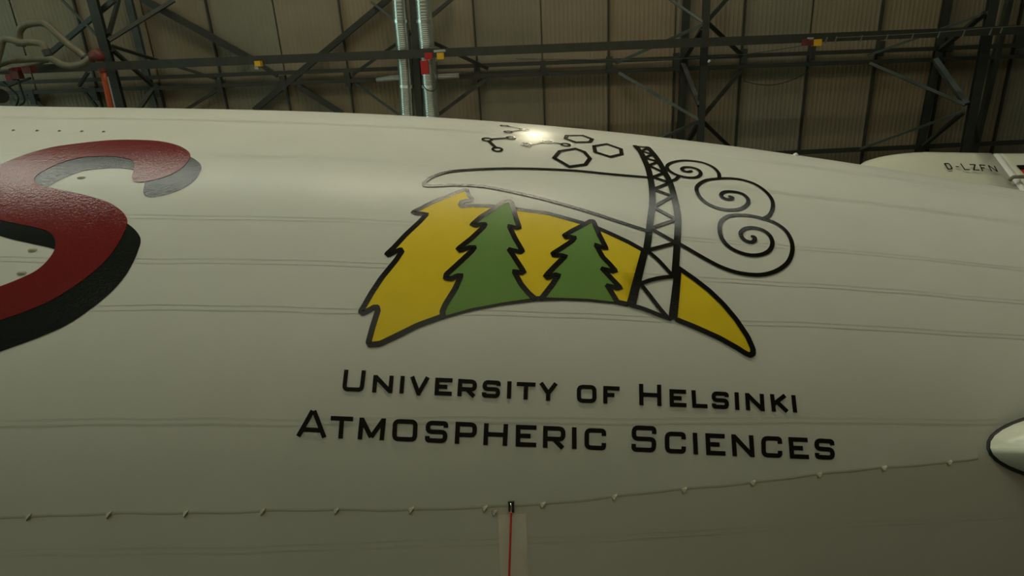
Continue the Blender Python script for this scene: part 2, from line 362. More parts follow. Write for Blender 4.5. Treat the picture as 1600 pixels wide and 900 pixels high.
hang('cable', 'thin straight cable stretched under the rail', 'cable', [(806, 92), (900, 93), (1000, 94), (1110, 89), (1180, 83), (1262, 70)], 0.5, 'steel2', FL)
fest = tag(empty('festoon_cable'), 'pale cable carried on clips along the right end of the rail', 'cable')
MB().tube([lay(x, y, RL) for x, y in ((1308, 59), (1380, 55.5), (1460, 51), (1540, 44), (1640, 38))], 0.014, 6).build('wire', 'clip', fest)
for x, y in ((1291, 63), (1306, 62), (1346, 60), (1386, 58.5), (1426, 57), (1467, 54), (1506, 52), (1548, 50), (1565, 47)):
    MB().bar(lay(x + 2, y - 5, RL), lay(x - 2, y + 5, RL), 0.04, 0.04, Nrm).build('clip', 'clip', fest)
lmp = tag(MB().tube([lay(1107, 95, RL), lay(1109, 96.5, RL)], 0.06, 8).build('indicator_light', 'white'), 'tiny bright fitting on the truss right of the ducts', 'fitting')

# hoses on the left
def z1(p): return (p[0] / 4.0, p[1] / 4.0)
HO = FL + 1.3
def hose(label, pts, r, off=HO):
    t = tag(empty('air_hose'), label, 'hose')
    P = spline([lay(*z1(p), off) for p in pts], 8)
    MB().tube(P, px(r), 12).build('tube', 'hose', t, True)
    for e, d in ((P[-1], P[-1] - P[-2]), (P[0], P[0] - P[1])):
        d = d / np.linalg.norm(d); MB().tube([e - d * 0.05, e + d * 0.18], px(r) * 1.25, 12).build('coupling', 'darkred' if label.startswith('lower') else 'steel', t)
    return t
hose('tall arching tan hose at the upper left', [(125, 262), (118, 205), (150, 160), (225, 142), (290, 152), (350, 205), (420, 270), (490, 322), (535, 362)], 4.6, HO)
hose('short tan hose bent like a handle at the left edge', [(-30, 420), (0, 310), (18, 252), (60, 246), (130, 266), (200, 264), (262, 275), (288, 318)], 4.2, HO + 0.9)
lowh = hose('lower tan hose running to the truss', [(-60, 420), (0, 398), (60, 378), (140, 372), (230, 366), (320, 368), (380, 400), (450, 412), (520, 396), (560, 368), (600, 350)], 4.4, HO + 0.45)
hose('thin tan hose lying along the rail at the left edge', [(-60, 440), (40, 432), (120, 420), (220, 400), (290, 370)], 3.6, HO - 0.35)
MB().tube([lay(*z1(p), HO + 0.45) for p in ((570, 380), (585, 350), (605, 340), (625, 365), (630, 385))], [px(4), px(7), px(8), px(7), px(4)], 10).build('hose_head', 'darkred', lowh, True)
t = tag(empty('red_valve'), 'red valve block hanging under the hoses', 'valve')
for (x, y, wq, hq, m_, nm) in ((26, 115, 11, 14, 'darkred', 'body'), (45, 109, 12, 8, 'darkred', 'cap'), (18, 121, 9, 8, 'valve', 'knob'), (27, 108, 8, 5, 'valve', 'stem')):
    MB().box(lay(x, y, HO), (Bdir, Tdir, Nrm), (px(wq) / 2, px(hq) / 2, 0.15)).build(nm, m_, t)
t = tag(empty('pulley_block'), 'dark tangled pulley and cables at the left edge', 'pulley')
MB().tube([lay(0, 150, FL), lay(0.5, 150, FL + 0.2)], px(10), 16).build('wheel', 'steel', t)
for pts in ([(5, 128), (18, 140), (28, 152), (25, 166)], [(28, 122), (33, 140), (38, 158), (30, 164)], [(-5, 132), (14, 134), (30, 128), (48, 122)]):
    MB().tube(spline([lay(x, y, FL + 0.3) for x, y in pts], 5), px(1.6), 6).build('cable', 'steel', t, True)
t = tag(empty('orange_pipe'), 'orange-red upright pipe beside the left truss', 'pipe')
MB().tube([lay(160, 110, FL + 1.0), lay(165, 132, FL + 1.0), lay(173, 168, FL + 1.0), lay(190, 230, FL + 1.0)], px(3.6), 12).build('tube', 'orange', t, True)
MB().tube([lay(158.5, 107, FL + 1.0), lay(160.5, 113, FL + 1.0)], px(4.6), 12).build('collar', 'darkred', t)
MB().tube([lay(168, 120, FL + 1.0), lay(180, 170, FL + 1.0)], px(1), 6).build('rod', 'palegrey', t)

# high-bay lamps hung from the roof
LAMPS = []
def highbay(loc, power, label):
    t = tag(empty('high_bay_lamp', loc), label, 'lamp', 'high bay lamps')
    prof = [(0.0, 0.55), (0.12, 0.55), (0.16, 0.4), (0.42, 0.02), (0.45, 0.0), (0.41, 0.03), (0.14, 0.36), (0.0, 0.38)]
    v = []; f = []; n = 20
    for r_, z_ in prof:
        for k in range(n): v.append((r_ * math.cos(2 * math.pi * k / n), r_ * math.sin(2 * math.pi * k / n), z_))
    for i in range(len(prof) - 1):
        for k in range(n): f.append((i * n + k, i * n + (k + 1) % n, (i + 1) * n + (k + 1) % n, (i + 1) * n + k))
    mesh_obj('shade', v, f, 'palegrey', t, True)
    mesh_obj('bulb', [(0.38 * math.cos(2 * math.pi * k / n), 0.38 * math.sin(2 * math.pi * k / n), 0.05) for k in range(n)] + [(0.38 * math.cos(2 * math.pi * k / n), 0.38 * math.sin(2 * math.pi * k / n), 0.02) for k in range(n)],
             [tuple(range(n)), tuple(range(2 * n - 1, n - 1, -1))] + [(k, (k + 1) % n, n + (k + 1) % n, n + k) for k in range(n)], 'lamp', t)
    MB().tube([(0, 0, 0.5), (0, 0, 3.0)], 0.02, 6).build('suspension_rod', 'steel', t)
    return t
highbay((1.75, 6.35, 29.6), 1, 'bright high bay lamp hung over the airship flank')

for k in range(4):  # unseen tubes added as fill to brighten the middle of the hull
    xm = -6.0 + 3.0 * k
    t = tag(empty('fill_lamp'), ['added fill lamp at the left end of the row over the viewer', 'second added fill lamp of the row over the viewer', 'third added fill lamp of the row over the viewer', 'added fill lamp at the right end of the row over the viewer'][k], 'lamp', 'row of added fill lamps over the viewer')
    a, b = np.array([xm - 1.38, -7.1, 24.1]), np.array([xm + 1.38, -7.1, 24.1])
    MB().bar(a + (0, 0, 0.14), b + (0, 0, 0.14), 0.4, 0.08, (0, 0, 1)).build('housing', 'palegrey', t)
    MB().tube([a, b], 0.09, 10).build('tube', 'tube', t, True)
    for q in (0.15, 0.85): p = a + (b - a) * q; MB().tube([p + (0, 0, 0.15), (p[0], p[1], RZ - (RY - p[1] - 0.06 * p[0]) * slope - 0.06)], 0.02, 6).build('suspension_rod', 'steel', t)

# ------------------------------------------------------------------ the airship
KS = 6.5 / 6.8
YAW, ROLL = -0.0348, -0.0185
e_ = np.array([math.cos(YAW) * math.cos(ROLL), -math.cos(YAW) * math.sin(ROLL), math.sin(YAW)])
n_ = np.array([0, 0, -1.0]) + e_ * e_[2]; n_ /= np.linalg.norm(n_)
u_ = np.cross(n_, e_); u_ = u_ if u_[1] > 0 else -u_
AX = c2w(e_); AN = c2w(n_); AU = c2w(u_)
A0 = CAM + c2w(np.array([0, -3.4809, 13.5368]) * KS)
PA = (-0.1486, -0.0964, -0.0080, 0.0240)
def poly(t): return 1 + PA[0] * t + PA[1] * t ** 2 + PA[2] * t ** 3 + PA[3] * t ** 4
def herm(t, t0, t1, a, da, b, db):
    h = t1 - t0; x = (t - t0) / h
    return a * (2 * x ** 3 - 3 * x ** 2 + 1) + da * h * (x ** 3 - 2 * x ** 2 + x) + b * (-2 * x ** 3 + 3 * x ** 2) + db * h * (x ** 3 - x ** 2)
def radius(s):
    t = np.asarray(s, float) / KS / 10
    a = np.where(t > 1.3, herm(np.clip(t, 1.3, 2.2), 1.3, 2.2, poly(1.3), -0.228, 0.26, -0.75), poly(np.clip(t, -1.0, 1.3)))
    a = np.where(t > 2.2, 0.26 * np.sqrt(np.clip(1 - ((t - 2.2) / 0.16) ** 2, 0, 1)), a)
    a = np.where(t < -1.0, herm(np.clip(t, -2.2, -1.0), -2.2, -1.0, 1.105, 0.0, poly(-1.0), -0.0758), a)
    a = np.where(t < -2.2, 1.105 * np.sqrt(np.clip(1 - (np.clip((-2.2 - t) / 3.0, 0, 1)) ** 2.2, 0, 1)), a)
    return a * 6.5
def crease(s, th):                               # the side spar: below it the fabric turns in towards the keel
    tt = np.radians(np.interp(s, (-4.6, 0.0, 2.8, 5.1, 5.8, 9.0), (9.5, 9.45, 11.2, 12.8, 13.3, 16.0)))
    x = np.clip(s / 5.0, 0, 1); k = (0.02 + 0.18 * x * x * (3 - 2 * x)) * np.clip((11 - s) / 4, 0, 1)
    d = np.clip(tt - th, 0, None)
    return 1 - k * d * np.exp(-(d / 0.75) ** 2)
def hull(s, th, off=0.0):
    s = np.asarray(s, float); th = np.asarray(th, float)
    th = np.where(th > math.pi, th - 2 * math.pi, th)
    r = radius(s) * crease(s, th) + off
    return A0 + s[..., None] * AX + (r * np.cos(th))[..., None] * AN + (r * np.sin(th))[..., None] * AU
def hull_hit(pts):                               # pixels -> (s, theta) on the envelope
    pts = np.asarray(pts, float).reshape(-1, 2)
    D = c2w(np.stack([(pts[:, 0] - 800) / F, (450 - pts[:, 1]) / F, np.ones(len(pts))], -1)); D /= np.linalg.norm(D, axis=1)[:, None]
    def g(t):
        v = CAM + D * t[:, None] - A0; s = v @ AX; q = v - s[:, None] * AX
        return np.linalg.norm(q, axis=1) - radius(s) * crease(s, np.arctan2(v @ AU, v @ AN))
    ts = np.linspace(4, 24, 500); G = np.stack([g(np.full(len(D), t)) for t in ts])
    lo = np.zeros(len(D)); hi = np.zeros(len(D))
    for i in range(len(D)):
        neg = np.where(G[:, i] < 0)[0]
        if len(neg): lo[i], hi[i] = ts[max(neg[0] - 1, 0)], ts[neg[0]]
        else: lo[i] = hi[i] = ts[np.argmin(G[:, i])]
    for _ in range(40):
        m_ = (lo + hi) / 2; q = g(m_) < 0; hi = np.where(q, m_, hi); lo = np.where(q, lo, m_)
    v = CAM + D * hi[:, None] - A0; s = v @ AX
    return np.stack([s, np.arctan2(v @ AU, v @ AN)], -1)
RW = 6.3                                         # flat chart: (s, w = RW * theta)
def chart(pts): h = hull_hit(pts); h[:, 1] *= RW; return h
def onhull(sw, off): sw = np.asarray(sw, float); return hull(sw[:, 0], sw[:, 1] / RW, off)

ship = tag(empty('airship', (0, 0, 0)), 'huge white airship with a yellow and green forest emblem on its side', 'airship')
ss = np.concatenate([np.linspace(-50.15, -46, 14), np.linspace(-45, -14, 32), np.arange(-13.7, 15, 0.3), np.linspace(15.3, 21, 20), np.linspace(21.1, 22.55, 14)])
NT = 288; th = np.linspace(0, 2 * math.pi, NT, endpoint=False)
SS, TT = np.meshgrid(ss, th, indexing='ij'); V = hull(SS, TT).reshape(-1, 3)
fc = [(i * NT + k, (i + 1) * NT + k, (i + 1) * NT + (k + 1) % NT, i * NT + (k + 1) % NT) for i in range(len(ss) - 1) for k in range(NT)]
fc += [tuple(range(NT)), tuple((len(ss) - 1) * NT + k for k in range(NT))]
env = mesh_obj('envelope', V, fc, 'envelope', ship, True)
env['label'] = 'white fabric envelope with long gore seams'

# gore seams
for k, d in enumerate((61.8 + 33.6, 61.8 + 22.4, 61.8 + 11.2, 61.8, 50.1, 38.8, 33.0, 27.7, 17.0, 6.2, -5.0, -16.2)):
    a = math.radians(d); sg = np.arange(-13, 15.5, 0.25); mb = MB()
    for o_, wd in ((0.0, 0.008), (0.055, 0.004)):
        v = []; f = []
        for i, s_ in enumerate(sg):
            wob = 0.008 * math.sin(s_ * 1.7 + k) + 0.004 * math.sin(s_ * 5.1 + 2 * k)
            for j in (-1, 1): v.append(hull(s_, a + (o_ + wob + j * wd) / RW, 0.002))
        f = [(2 * i, 2 * i + 1, 2 * i + 3, 2 * i + 2) for i in range(len(sg) - 1)]
        mb.add(v, f)
    mb.build('gore_seam', 'seam', env, True)

# decals -----------------------------------------------------------------
def fill(name, loop_sw, off, m, label=None, grid=0.16):
    P = [np.array(p) for p in loop_sw]
    pts = [Vector((float(p[0]), float(p[1]))) for p in P]; n = len(pts)
    mn = np.min(P, axis=0); mx = np.max(P, axis=0)
    for gx in np.arange(mn[0] + grid / 2, mx[0], grid):
        for gy in np.arange(mn[1] + grid / 2, mx[1], grid): pts.append(Vector((float(gx), float(gy))))
    vo, eo, fo, *_ = delaunay_2d_cdt(pts, [], [list(range(n))], 1, 1e-5)
    V3 = onhull(np.array([[v.x, v.y] for v in vo]), off)
    me = bpy.data.meshes.new(name); me.from_pydata([tuple(v) for v in V3], [], [tuple(f) for f in fo]); me.update()
    for p in me.polygons: p.use_smooth = True
    o = link(name, me, m, env)
    if label: o['label'] = label
    return o
def stroke_mb(mb, line, wd, off, closed=False, sharp=25):
    L = [np.array(p, float) for p in line]
    if closed: L = L + [L[0]]
    out = [L[0]]
    for a, b in zip(L, L[1:]):
        n = max(1, int(np.linalg.norm(b - a) / 0.15))
        for k in range(1, n + 1): out.append(a + (b - a) * k / n)
    L = out; N = len(L); h = wd / 2; lf = []; rt = []
    for i in range(N):
        d0 = L[i] - L[i - 1] if i else (L[i] - L[-2] if closed else L[1] - L[0])
        d1 = L[i + 1] - L[i] if i < N - 1 else (L[1] - L[0] if closed else L[i] - L[i - 1])
        d0 = d0 / (np.linalg.norm(d0) + 1e-9); d1 = d1 / (np.linalg.norm(d1) + 1e-9)
        n0 = np.array([-d0[1], d0[0]]); n1 = np.array([-d1[1], d1[0]]); m_ = n0 + n1; q = np.linalg.norm(m_)
        if q < 1e-3: m_ = n0; sc_ = 1
        else: m_ = m_ / q; sc_ = min(1 / max(m_ @ n0, 1e-3), 1.35)
        lf.append(L[i] + m_ * h * sc_); rt.append(L[i] - m_ * h * sc_)
        turn = math.degrees(math.acos(max(-1, min(1, d0 @ d1))))
        if turn > sharp or (not closed and i in (0, N - 1)):
            mb.add(onhull(np.array([L[i] + h * np.array([math.cos(2 * math.pi * k / 14), math.sin(2 * math.pi * k / 14)]) for k in range(14)]), off), [tuple(range(14))])
    v = np.empty((2 * N, 2)); v[0::2] = lf; v[1::2] = rt
    mb.add(onhull(v, off), [(2 * i, 2 * i + 1, 2 * i + 3, 2 * i + 2) for i in range(N - 1)])
def strokes(name, lines, wd, off, m='black', closed=False, label=None):
    mb = MB()
    for l in lines: stroke_mb(mb, l, wd, off, closed)
    o = mb.build(name, m, env, True)
    if label: o['label'] = label
    return o
def Z(x0, y0, k, pts): return [(x0 + p[0] / k, y0 + p[1] / k) for p in pts]
def zs(x0, y0, k, pts, sm=5): return chart(spline(Z(x0, y0, k, pts), sm))
def soft(pts, n=4):                              # round the zigzag only lightly: chord-wise spline with tension
    return spline(pts, n)

# big red letter S with its black drop shadow
S_out = [(0, 258), (40, 242), (80, 231), (120, 225), (168, 220), (208, 219), (248, 221), (276, 227), (292, 235), (297.5, 242), (296, 249), (288, 260), (272, 271), (248, 280), (222, 285),
         (211, 284), (207, 278), (209, 268), (211, 259), (208, 252), (188, 246), (160, 244.5), (120, 248), (88, 258), (64, 270), (54, 280), (58, 288), (66, 291), (100, 298), (136, 306), (168, 316), (188, 328), (198, 340), (199.5, 349),
         (196, 359), (188, 376), (172, 400), (148, 424), (116, 448), (80, 470), (40, 487), (0, 501), (-50, 517), (-110, 527), (-180, 523), (-228, 503), (-246, 470), (-238, 440), (-215, 428), (-190, 432), (-176, 446), (-150, 460), (-110, 467), (-50, 461),
         (0, 448), (40, 432), (60, 421), (76, 406), (86, 390), (87, 377), (80, 365), (64, 358), (32, 351), (0, 344), (-30, 334), (-52, 318), (-56, 297), (-36, 275)]
Sc = chart(spline(S_out, 4, True))
fill('letter_shadow', Sc + np.array([0.265, -0.275]), 0.004, 'shadow', 'black drop shadow of the big red letter S')
fill('big_letter', Sc, 0.008, 'red', 'big glossy dark red letter S cut by the left edge')

# emblem ------------------------------------------------------------------
ka = (550, 280, 3.216); kb = (820, 300, 3.334); kc = (960, 210, 3.913); kd = (640, 180, 3.636); ke = (740, 185, 6.4)
SW = 0.066
field_l = Z(*ka, [(570, 50), (480, 86), (400, 120), (340, 150), (310, 166), (322, 173), (345, 173), (375, 178), (340, 215), (270, 280), (210, 345), (178, 374), (186, 381), (215, 366), (243, 355), (250, 366), (220, 410), (150, 495), (100, 570), (60, 640), (46, 664), (56, 673), (80, 662), (110, 645), (126, 645), (130, 662), (105, 740), (84, 818), (92, 832), (140, 828), (220, 790), (330, 735), (460, 688), (600, 650), (750, 622), (920, 602)])
base_r = Z(*kb, [(120, 555), (200, 553), (330, 558), (470, 572), (530, 585)])
top_r = Z(*kb, [(612, 302), (540, 262), (450, 220), (370, 185), (310, 165), (220, 140), (120, 112), (0, 96)])
top_l = Z(*ka, [(820, 150), (715, 137), (600, 134), (552, 138), (545, 128), (552, 114), (575, 108), (598, 108), (602, 100), (590, 85), (578, 60)])
def tight(pts):                                   # resample with light rounding (keeps the corners of the branches)
    out = []
    P = [np.array(p) for p in pts]
    for i, p in enumerate(P):
        if i == 0 or i == len(P) - 1: out.append(p); continue
        a, b = P[i - 1], P[i + 1]
        for q in (0.75, 0.9): out.append(a + (p - a) * q)
        out.append(p * 0.9 + (a + b) * 0.05)
        for q in (0.9, 0.75): out.append(b + (p - b) * q)
    return out
fl = chart(tight(field_l)); br = chart(tight(base_r)); tr = chart(tight(top_r)); tl = chart(tight(top_l))
fill('yellow_field', np.concatenate([fl, br, tr, tl]), 0.004, 'yellow', 'yellow forest silhouette field of the emblem')
strokes('field_outline', [np.concatenate([tl[-1:], fl, br]), np.concatenate([tr, tl[:1]]), tl], SW, 0.0055, label='black outline of the yellow forest')
# right tip of the crescent
tip = chart(tight(Z(*kb, [(795, 668), (880, 702), (1010, 760), (1100, 810), (1150, 842), (1172, 851), (1187, 842), (1188, 820), (1160, 755), (1100, 665), (1030, 582), (960, 515), (890, 460), (802, 398)])))
fill('yellow_tip', np.concatenate([tip, chart(Z(*kb, [(805, 480), (795, 600)]))]), 0.004, 'yellow', 'yellow pointed tip right of the mast')
strokes('tip_outline', [tip], SW, 0.010, label='black outline of the yellow tip')
# spruces
tree1_l = Z(*ka, [(457, 690), (455, 665), (470, 630), (520, 550), (547, 487), (530, 487), (500, 502), (472, 498), (475, 480), (530, 430), (600, 365), (615, 345), (590, 345), (545, 360), (536, 350), (600, 300), (660, 243), (668, 228), (650, 228), (620, 235), (606, 228), (650, 190), (720, 145), (765, 115), (790, 108), (803, 122)])
tree1_r = Z(*ka, [(803, 122), (812, 155), (825, 200), (840, 243), (825, 247), (790, 238), (820, 300), (855, 360), (845, 368), (790, 355), (820, 400), (862, 465), (852, 472), (815, 466), (850, 530), (885, 572), (915, 598)])
tree1_b = Z(*ka, [(915, 602), (750, 622), (600, 650), (460, 688)])
tree2_l = Z(*kb, [(92, 550), (140, 488), (174, 437), (160, 433), (120, 448), (110, 438), (160, 385), (210, 337), (190, 332), (152, 332), (148, 322), (190, 295), (245, 258), (258, 240), (240, 236), (215, 238), (208, 228), (250, 202), (310, 172), (340, 154), (355, 154), (362, 165)])
tree2_r = Z(*kb, [(362, 165), (385, 220), (422, 293), (410, 293), (370, 278), (405, 340), (440, 375), (470, 410), (455, 414), (404, 402), (440, 440), (495, 498), (480, 502), (430, 490), (455, 530), (482, 575)])
tree2_b = Z(*kb, [(482, 574), (330, 558), (200, 553), (92, 552)])
for L_, R_, B_, nm in ((tree1_l, tree1_r, tree1_b, 'larger green spruce of the emblem'), (tree2_l, tree2_r, tree2_b, 'smaller green spruce of the emblem')):
    a = chart(tight(L_)); b = chart(tight(R_)); c_ = chart(B_)
    fill('green_spruce', np.concatenate([a, b[1:], c_[1:-1]]), 0.007, 'green', nm)
    strokes('spruce_outline', [np.concatenate([a, b[1:]])], SW, 0.010, label='black outline of the ' + nm)
# mast
legs = [zs(*kc, [(128, 75), (160, 112), (185, 162), (207, 218), (222, 282), (230, 350), (230, 440), (219, 530), (206, 640), (195, 712)]),
        zs(*kc, [(203, 83), (240, 125), (275, 175), (310, 240), (338, 295), (361, 370), (379, 450), (388, 530), (384, 640), (378, 740), (370, 850)])]
mastp = MB()
for l, wds in zip(legs, (1, 1)): stroke_mb(mastp, l, 0.088, 0.013)
for quad_ in ([(606, 303), (643, 312), (578, 592), (528, 588)], [(780, 392), (816, 402), (793, 668), (746, 662)]):
    q = chart(Z(*kb, quad_)); g = []
    for i in range(13):
        a = q[0] + (q[3] - q[0]) * i / 12; b = q[1] + (q[2] - q[1]) * i / 12; g += [a, b]
    mastp.add(onhull(np.array(g), 0.013), [(2 * i, 2 * i + 1, 2 * i + 3, 2 * i + 2) for i in range(12)])
mastp.build('mast_leg', 'black', env, True)['label'] = 'black legs of the lattice mast'
web = [zs(*kc, p, 3) for p in ([(130, 76), (203, 83)], [(160, 106), (200, 90)], [(165, 105), (232, 125)], [(234, 125), (183, 146)], [(185, 146), (268, 170)], [(270, 170), (198, 196)], [(205, 190), (305, 238)], [(305, 238), (222, 268)], [(230, 262), (338, 298)], [(338, 298), (235, 340)], [(236, 338), (356, 380)], [(356, 380), (236, 447)], [(240, 447), (378, 523)], [(378, 523), (216, 578)], [(220, 575), (380, 668)], [(380, 664), (198, 712)])]
web += [zs(*kb, p, 4) for p in ([(640, 310), (690, 352), (735, 400), (770, 440)], [(770, 442), (700, 450), (650, 462), (606, 478)], [(604, 482), (650, 540), (700, 605), (745, 658)], [(552, 592), (600, 604), (650, 622), (700, 642), (755, 662)])]
strokes('mast_web', web, 0.052, 0.012, label='black zigzag lattice of the mast')
# cloud contours and swirls
strokes('cloud_line', [zs(*kd, [(1365, 356), (1150, 338), (950, 318), (750, 308), (550, 305), (350, 312), (220, 325), (130, 352), (86, 384), (92, 402), (150, 402), (270, 398), (400, 405), (500, 420), (650, 452), (800, 488), (1000, 545), (1200, 610), (1360, 662)])], 0.05, 0.010, label='long thin cloud outline left of the mast')
sp3 = [(390, 668), (450, 702), (550, 760), (650, 812), (750, 846), (850, 860), (930, 855), (1005, 828), (1062, 780), (1086, 715), (1080, 650), (1045, 590), (985, 545), (910, 517), (830, 499), (750, 495), (690, 505), (652, 535), (643, 580), (655, 635), (695, 685), (755, 720), (830, 740), (900, 736), (948, 710), (965, 668), (950, 622), (908, 588), (850, 573), (800, 578), (773, 602), (778, 630), (802, 652), (838, 661), (858, 648), (855, 632), (845, 628)]
sp2 = [(905, 518), (945, 498), (967, 455), (962, 402), (922, 350), (858, 306), (780, 280), (700, 271), (630, 273), (560, 283), (514, 310), (502, 342), (524, 388), (574, 428), (640, 455), (715, 464), (778, 454), (816, 424), (812, 392), (778, 364), (720, 352), (672, 354), (652, 372), (662, 388), (690, 399), (716, 397), (720, 388), (706, 383)]
sp1 = [(640, 272), (638, 242), (610, 208), (560, 182), (500, 167), (420, 162), (352, 174), (322, 196), (333, 223), (380, 250), (440, 265), (498, 265), (526, 247), (517, 222), (480, 206), (432, 203), (412, 214), (424, 226), (450, 231), (468, 227)]
strokes('cloud_swirl', [zs(*kc, sp3)], 0.058, 0.010, label='largest lower spiral right of the mast')
strokes('cloud_swirl', [zs(*kc, sp2)], 0.058, 0.010, label='middle spiral right of the mast')
strokes('cloud_swirl', [zs(*kc, sp1), zs(*kc, [(395, 258), (376, 276), (352, 285), (336, 286)])], 0.056, 0.010, label='smallest upper spiral beside the mast top')
# molecules and rings
def molecule(nodes, bonds, rad, label, wd=0.045):
    C_ = chart(Z(*ke, nodes)); mb = MB()
    for i, c_ in enumerate(C_):
        r_ = rad[i]; stroke_mb(mb, [c_ + r_ * np.array([math.cos(2 * math.pi * k / 20), math.sin(2 * math.pi * k / 20)]) for k in range(20)], 0.04, 0.010, True)
    for i, j in bonds:
        d = (C_[j] - C_[i]); d /= np.linalg.norm(d); stroke_mb(mb, [C_[i] + d * rad[i], C_[j] - d * rad[j]], wd, 0.010)
    mb.build('molecule', 'black', env, True)['label'] = label
molecule([(135, 215), (372, 199), (237, 314)], [(0, 1), (0, 2)], (0.067, 0.06, 0.067), 'bent three-ring molecule drawing at the left', 0.055)
molecule([(308, 77), (505, 115), (347, 140)], [(0, 1), (1, 2)], (0.06, 0.06, 0.06), 'topmost three-ring molecule drawing near the hull crest', 0.04)
molecule([(525, 268), (735, 235), (920, 267)], [(0, 1), (1, 2)], (0.067, 0.067, 0.062), 'three-ring molecule drawing beside the rings', 0.045)
for pts, lb in (([(805, 400), (862, 332), (1018, 307), (1105, 338), (1163, 405), (1120, 465), (958, 488)], 'large seven-sided ring drawing'),
                ([(1204, 281), (1333, 261), (1472, 309), (1481, 362), (1368, 389), (1216, 341)], 'six-sided ring drawing nearest the mast'),
                ([(932, 176), (1090, 174), (1186, 211), (1163, 241), (1020, 243), (920, 207)], 'upper six-sided ring drawing')):
    strokes('hexagon', [chart(Z(*ke, pts))], 0.062, 0.010, closed=True, label=lb)

# lettering -----------------------------------------------------------------
def roundpoly(pts, r, closed=False):
    out = []; P = [np.array(p, float) for p in pts]; N = len(P)
    for i, p in enumerate(P):
        if not closed and i in (0, N - 1): out.append(p); continue
        a, b = P[i - 1], P[(i + 1) % N]; da, db = a - p, b - p; la, lb = np.linalg.norm(da), np.linalg.norm(db)
        q = min(r, la * 0.5, lb * 0.5); s_, e2 = p + da / la * q, p + db / lb * q
        for k in range(5):
            t = k / 4; out.append((1 - t) ** 2 * s_ + 2 * t * (1 - t) * p + t * t * e2)
    if closed: out.append(out[0])
    return out
def glyph(ch, W, H, h):                        # strokes in glyph space, y up, half stroke h
    l, r, b, t, m = h, W - h, h, H - h, H / 2; c = W / 2; R = h * 1.9
    v = lambda x: [(x, 0), (x, H)]
    if ch == 'U': return [roundpoly([(l, H), (l, b), (r, b), (r, H)], R)]
    if ch == 'N': return [v(l), v(r), [(l, H - h * .6), (r, h * .6)]]
    if ch == 'I': return [v(c)]
    if ch == 'V': return [[(l, H), (c, h * .4)], [(r, H), (c, h * .4)], [(c - h * .8, h * .5), (c + h * .8, h * .5)]]
    if ch == 'E': return [v(l), [(0, t), (W, t)], [(0, m), (W * .72, m)], [(0, b), (W, b)]]
    if ch == 'F': return [v(l), [(0, t), (W, t)], [(0, m), (W * .68, m)]]
    if ch == 'L': return [v(l), [(0, b), (W, b)]]
    if ch == 'R': return [v(l), roundpoly([(0, t), (r, t), (r, H * .42), (0, H * .42)], R), [(c * .95, H * .42), (r - h * .1, h * .2)]]
    if ch == 'P': return [v(l), roundpoly([(0, t), (r, t), (r, H * .42), (0, H * .42)], R)]
    if ch == 'S': return [roundpoly([(r, H * .70), (r, t), (l, t), (l, m), (r, m), (r, b), (l, b), (l, H * .30)], R)]
    if ch == 'C': return [roundpoly([(r, H * .66), (r, t), (l, t), (l, b), (r, b), (r, H * .34)], R)]
    if ch == 'T': return [v(c), [(0, t), (W, t)]]
    if ch == 'Y': return [[(l, H), (c, H * .42)], [(r, H), (c, H * .42)], [(c, 0), (c, H * .48)]]
    if ch == 'O': return [roundpoly([(l, t), (r, t), (r, b), (l, b)], R, True)]
    if ch == 'D': return [v(l), roundpoly([(0, t), (r, t), (r, b), (0, b)], R * 1.6)]
    if ch == 'H': return [v(l), v(r), [(l, m), (r, m)]]
    if ch == 'K': return [v(l), [(l, H * .40), (r - h * .2, H - h * .3)], [(W * .38, H * .55), (r, h * .3)]]
    if ch == 'A': return [[(l * 1.1, 0), (c - h * .3, H)], [(W - l * 1.1, 0), (c + h * .3, H)], [(W * .24, H * .27), (W * .76, H * .27)]]
    if ch == 'M': return [v(l), v(r), [(l, H - h * .5), (c, h * 1.2)], [(r, H - h * .5), (c, h * 1.2)]]
    if ch == 'Z': return [[(0, t), (W, t)], [(r, t), (l, b)], [(0, b), (W, b)]]
    if ch == '-': return [[(0, m), (W, m)]]
def ribbon(line, h):
    L = [np.array(p, float) for p in line]; N = len(L); closed = np.linalg.norm(L[0] - L[-1]) < 1e-6; quads = []
    lf = []; rt = []
    for i in range(N):
        d0 = L[i] - L[i - 1] if i else (L[-1] - L[-2] if closed else L[1] - L[0]); d1 = L[i + 1] - L[i] if i < N - 1 else (L[1] - L[0] if closed else L[i] - L[i - 1])
        n0 = np.array([-d0[1], d0[0]]) / (np.linalg.norm(d0) + 1e-9); n1 = np.array([-d1[1], d1[0]]) / (np.linalg.norm(d1) + 1e-9)
        m_ = n0 + n1; m_ /= np.linalg.norm(m_) + 1e-9; q = min(1 / max(m_ @ n0, .3), 1.8)
        lf.append(L[i] + m_ * h * q); rt.append(L[i] - m_ * h * q)
    return lf, rt
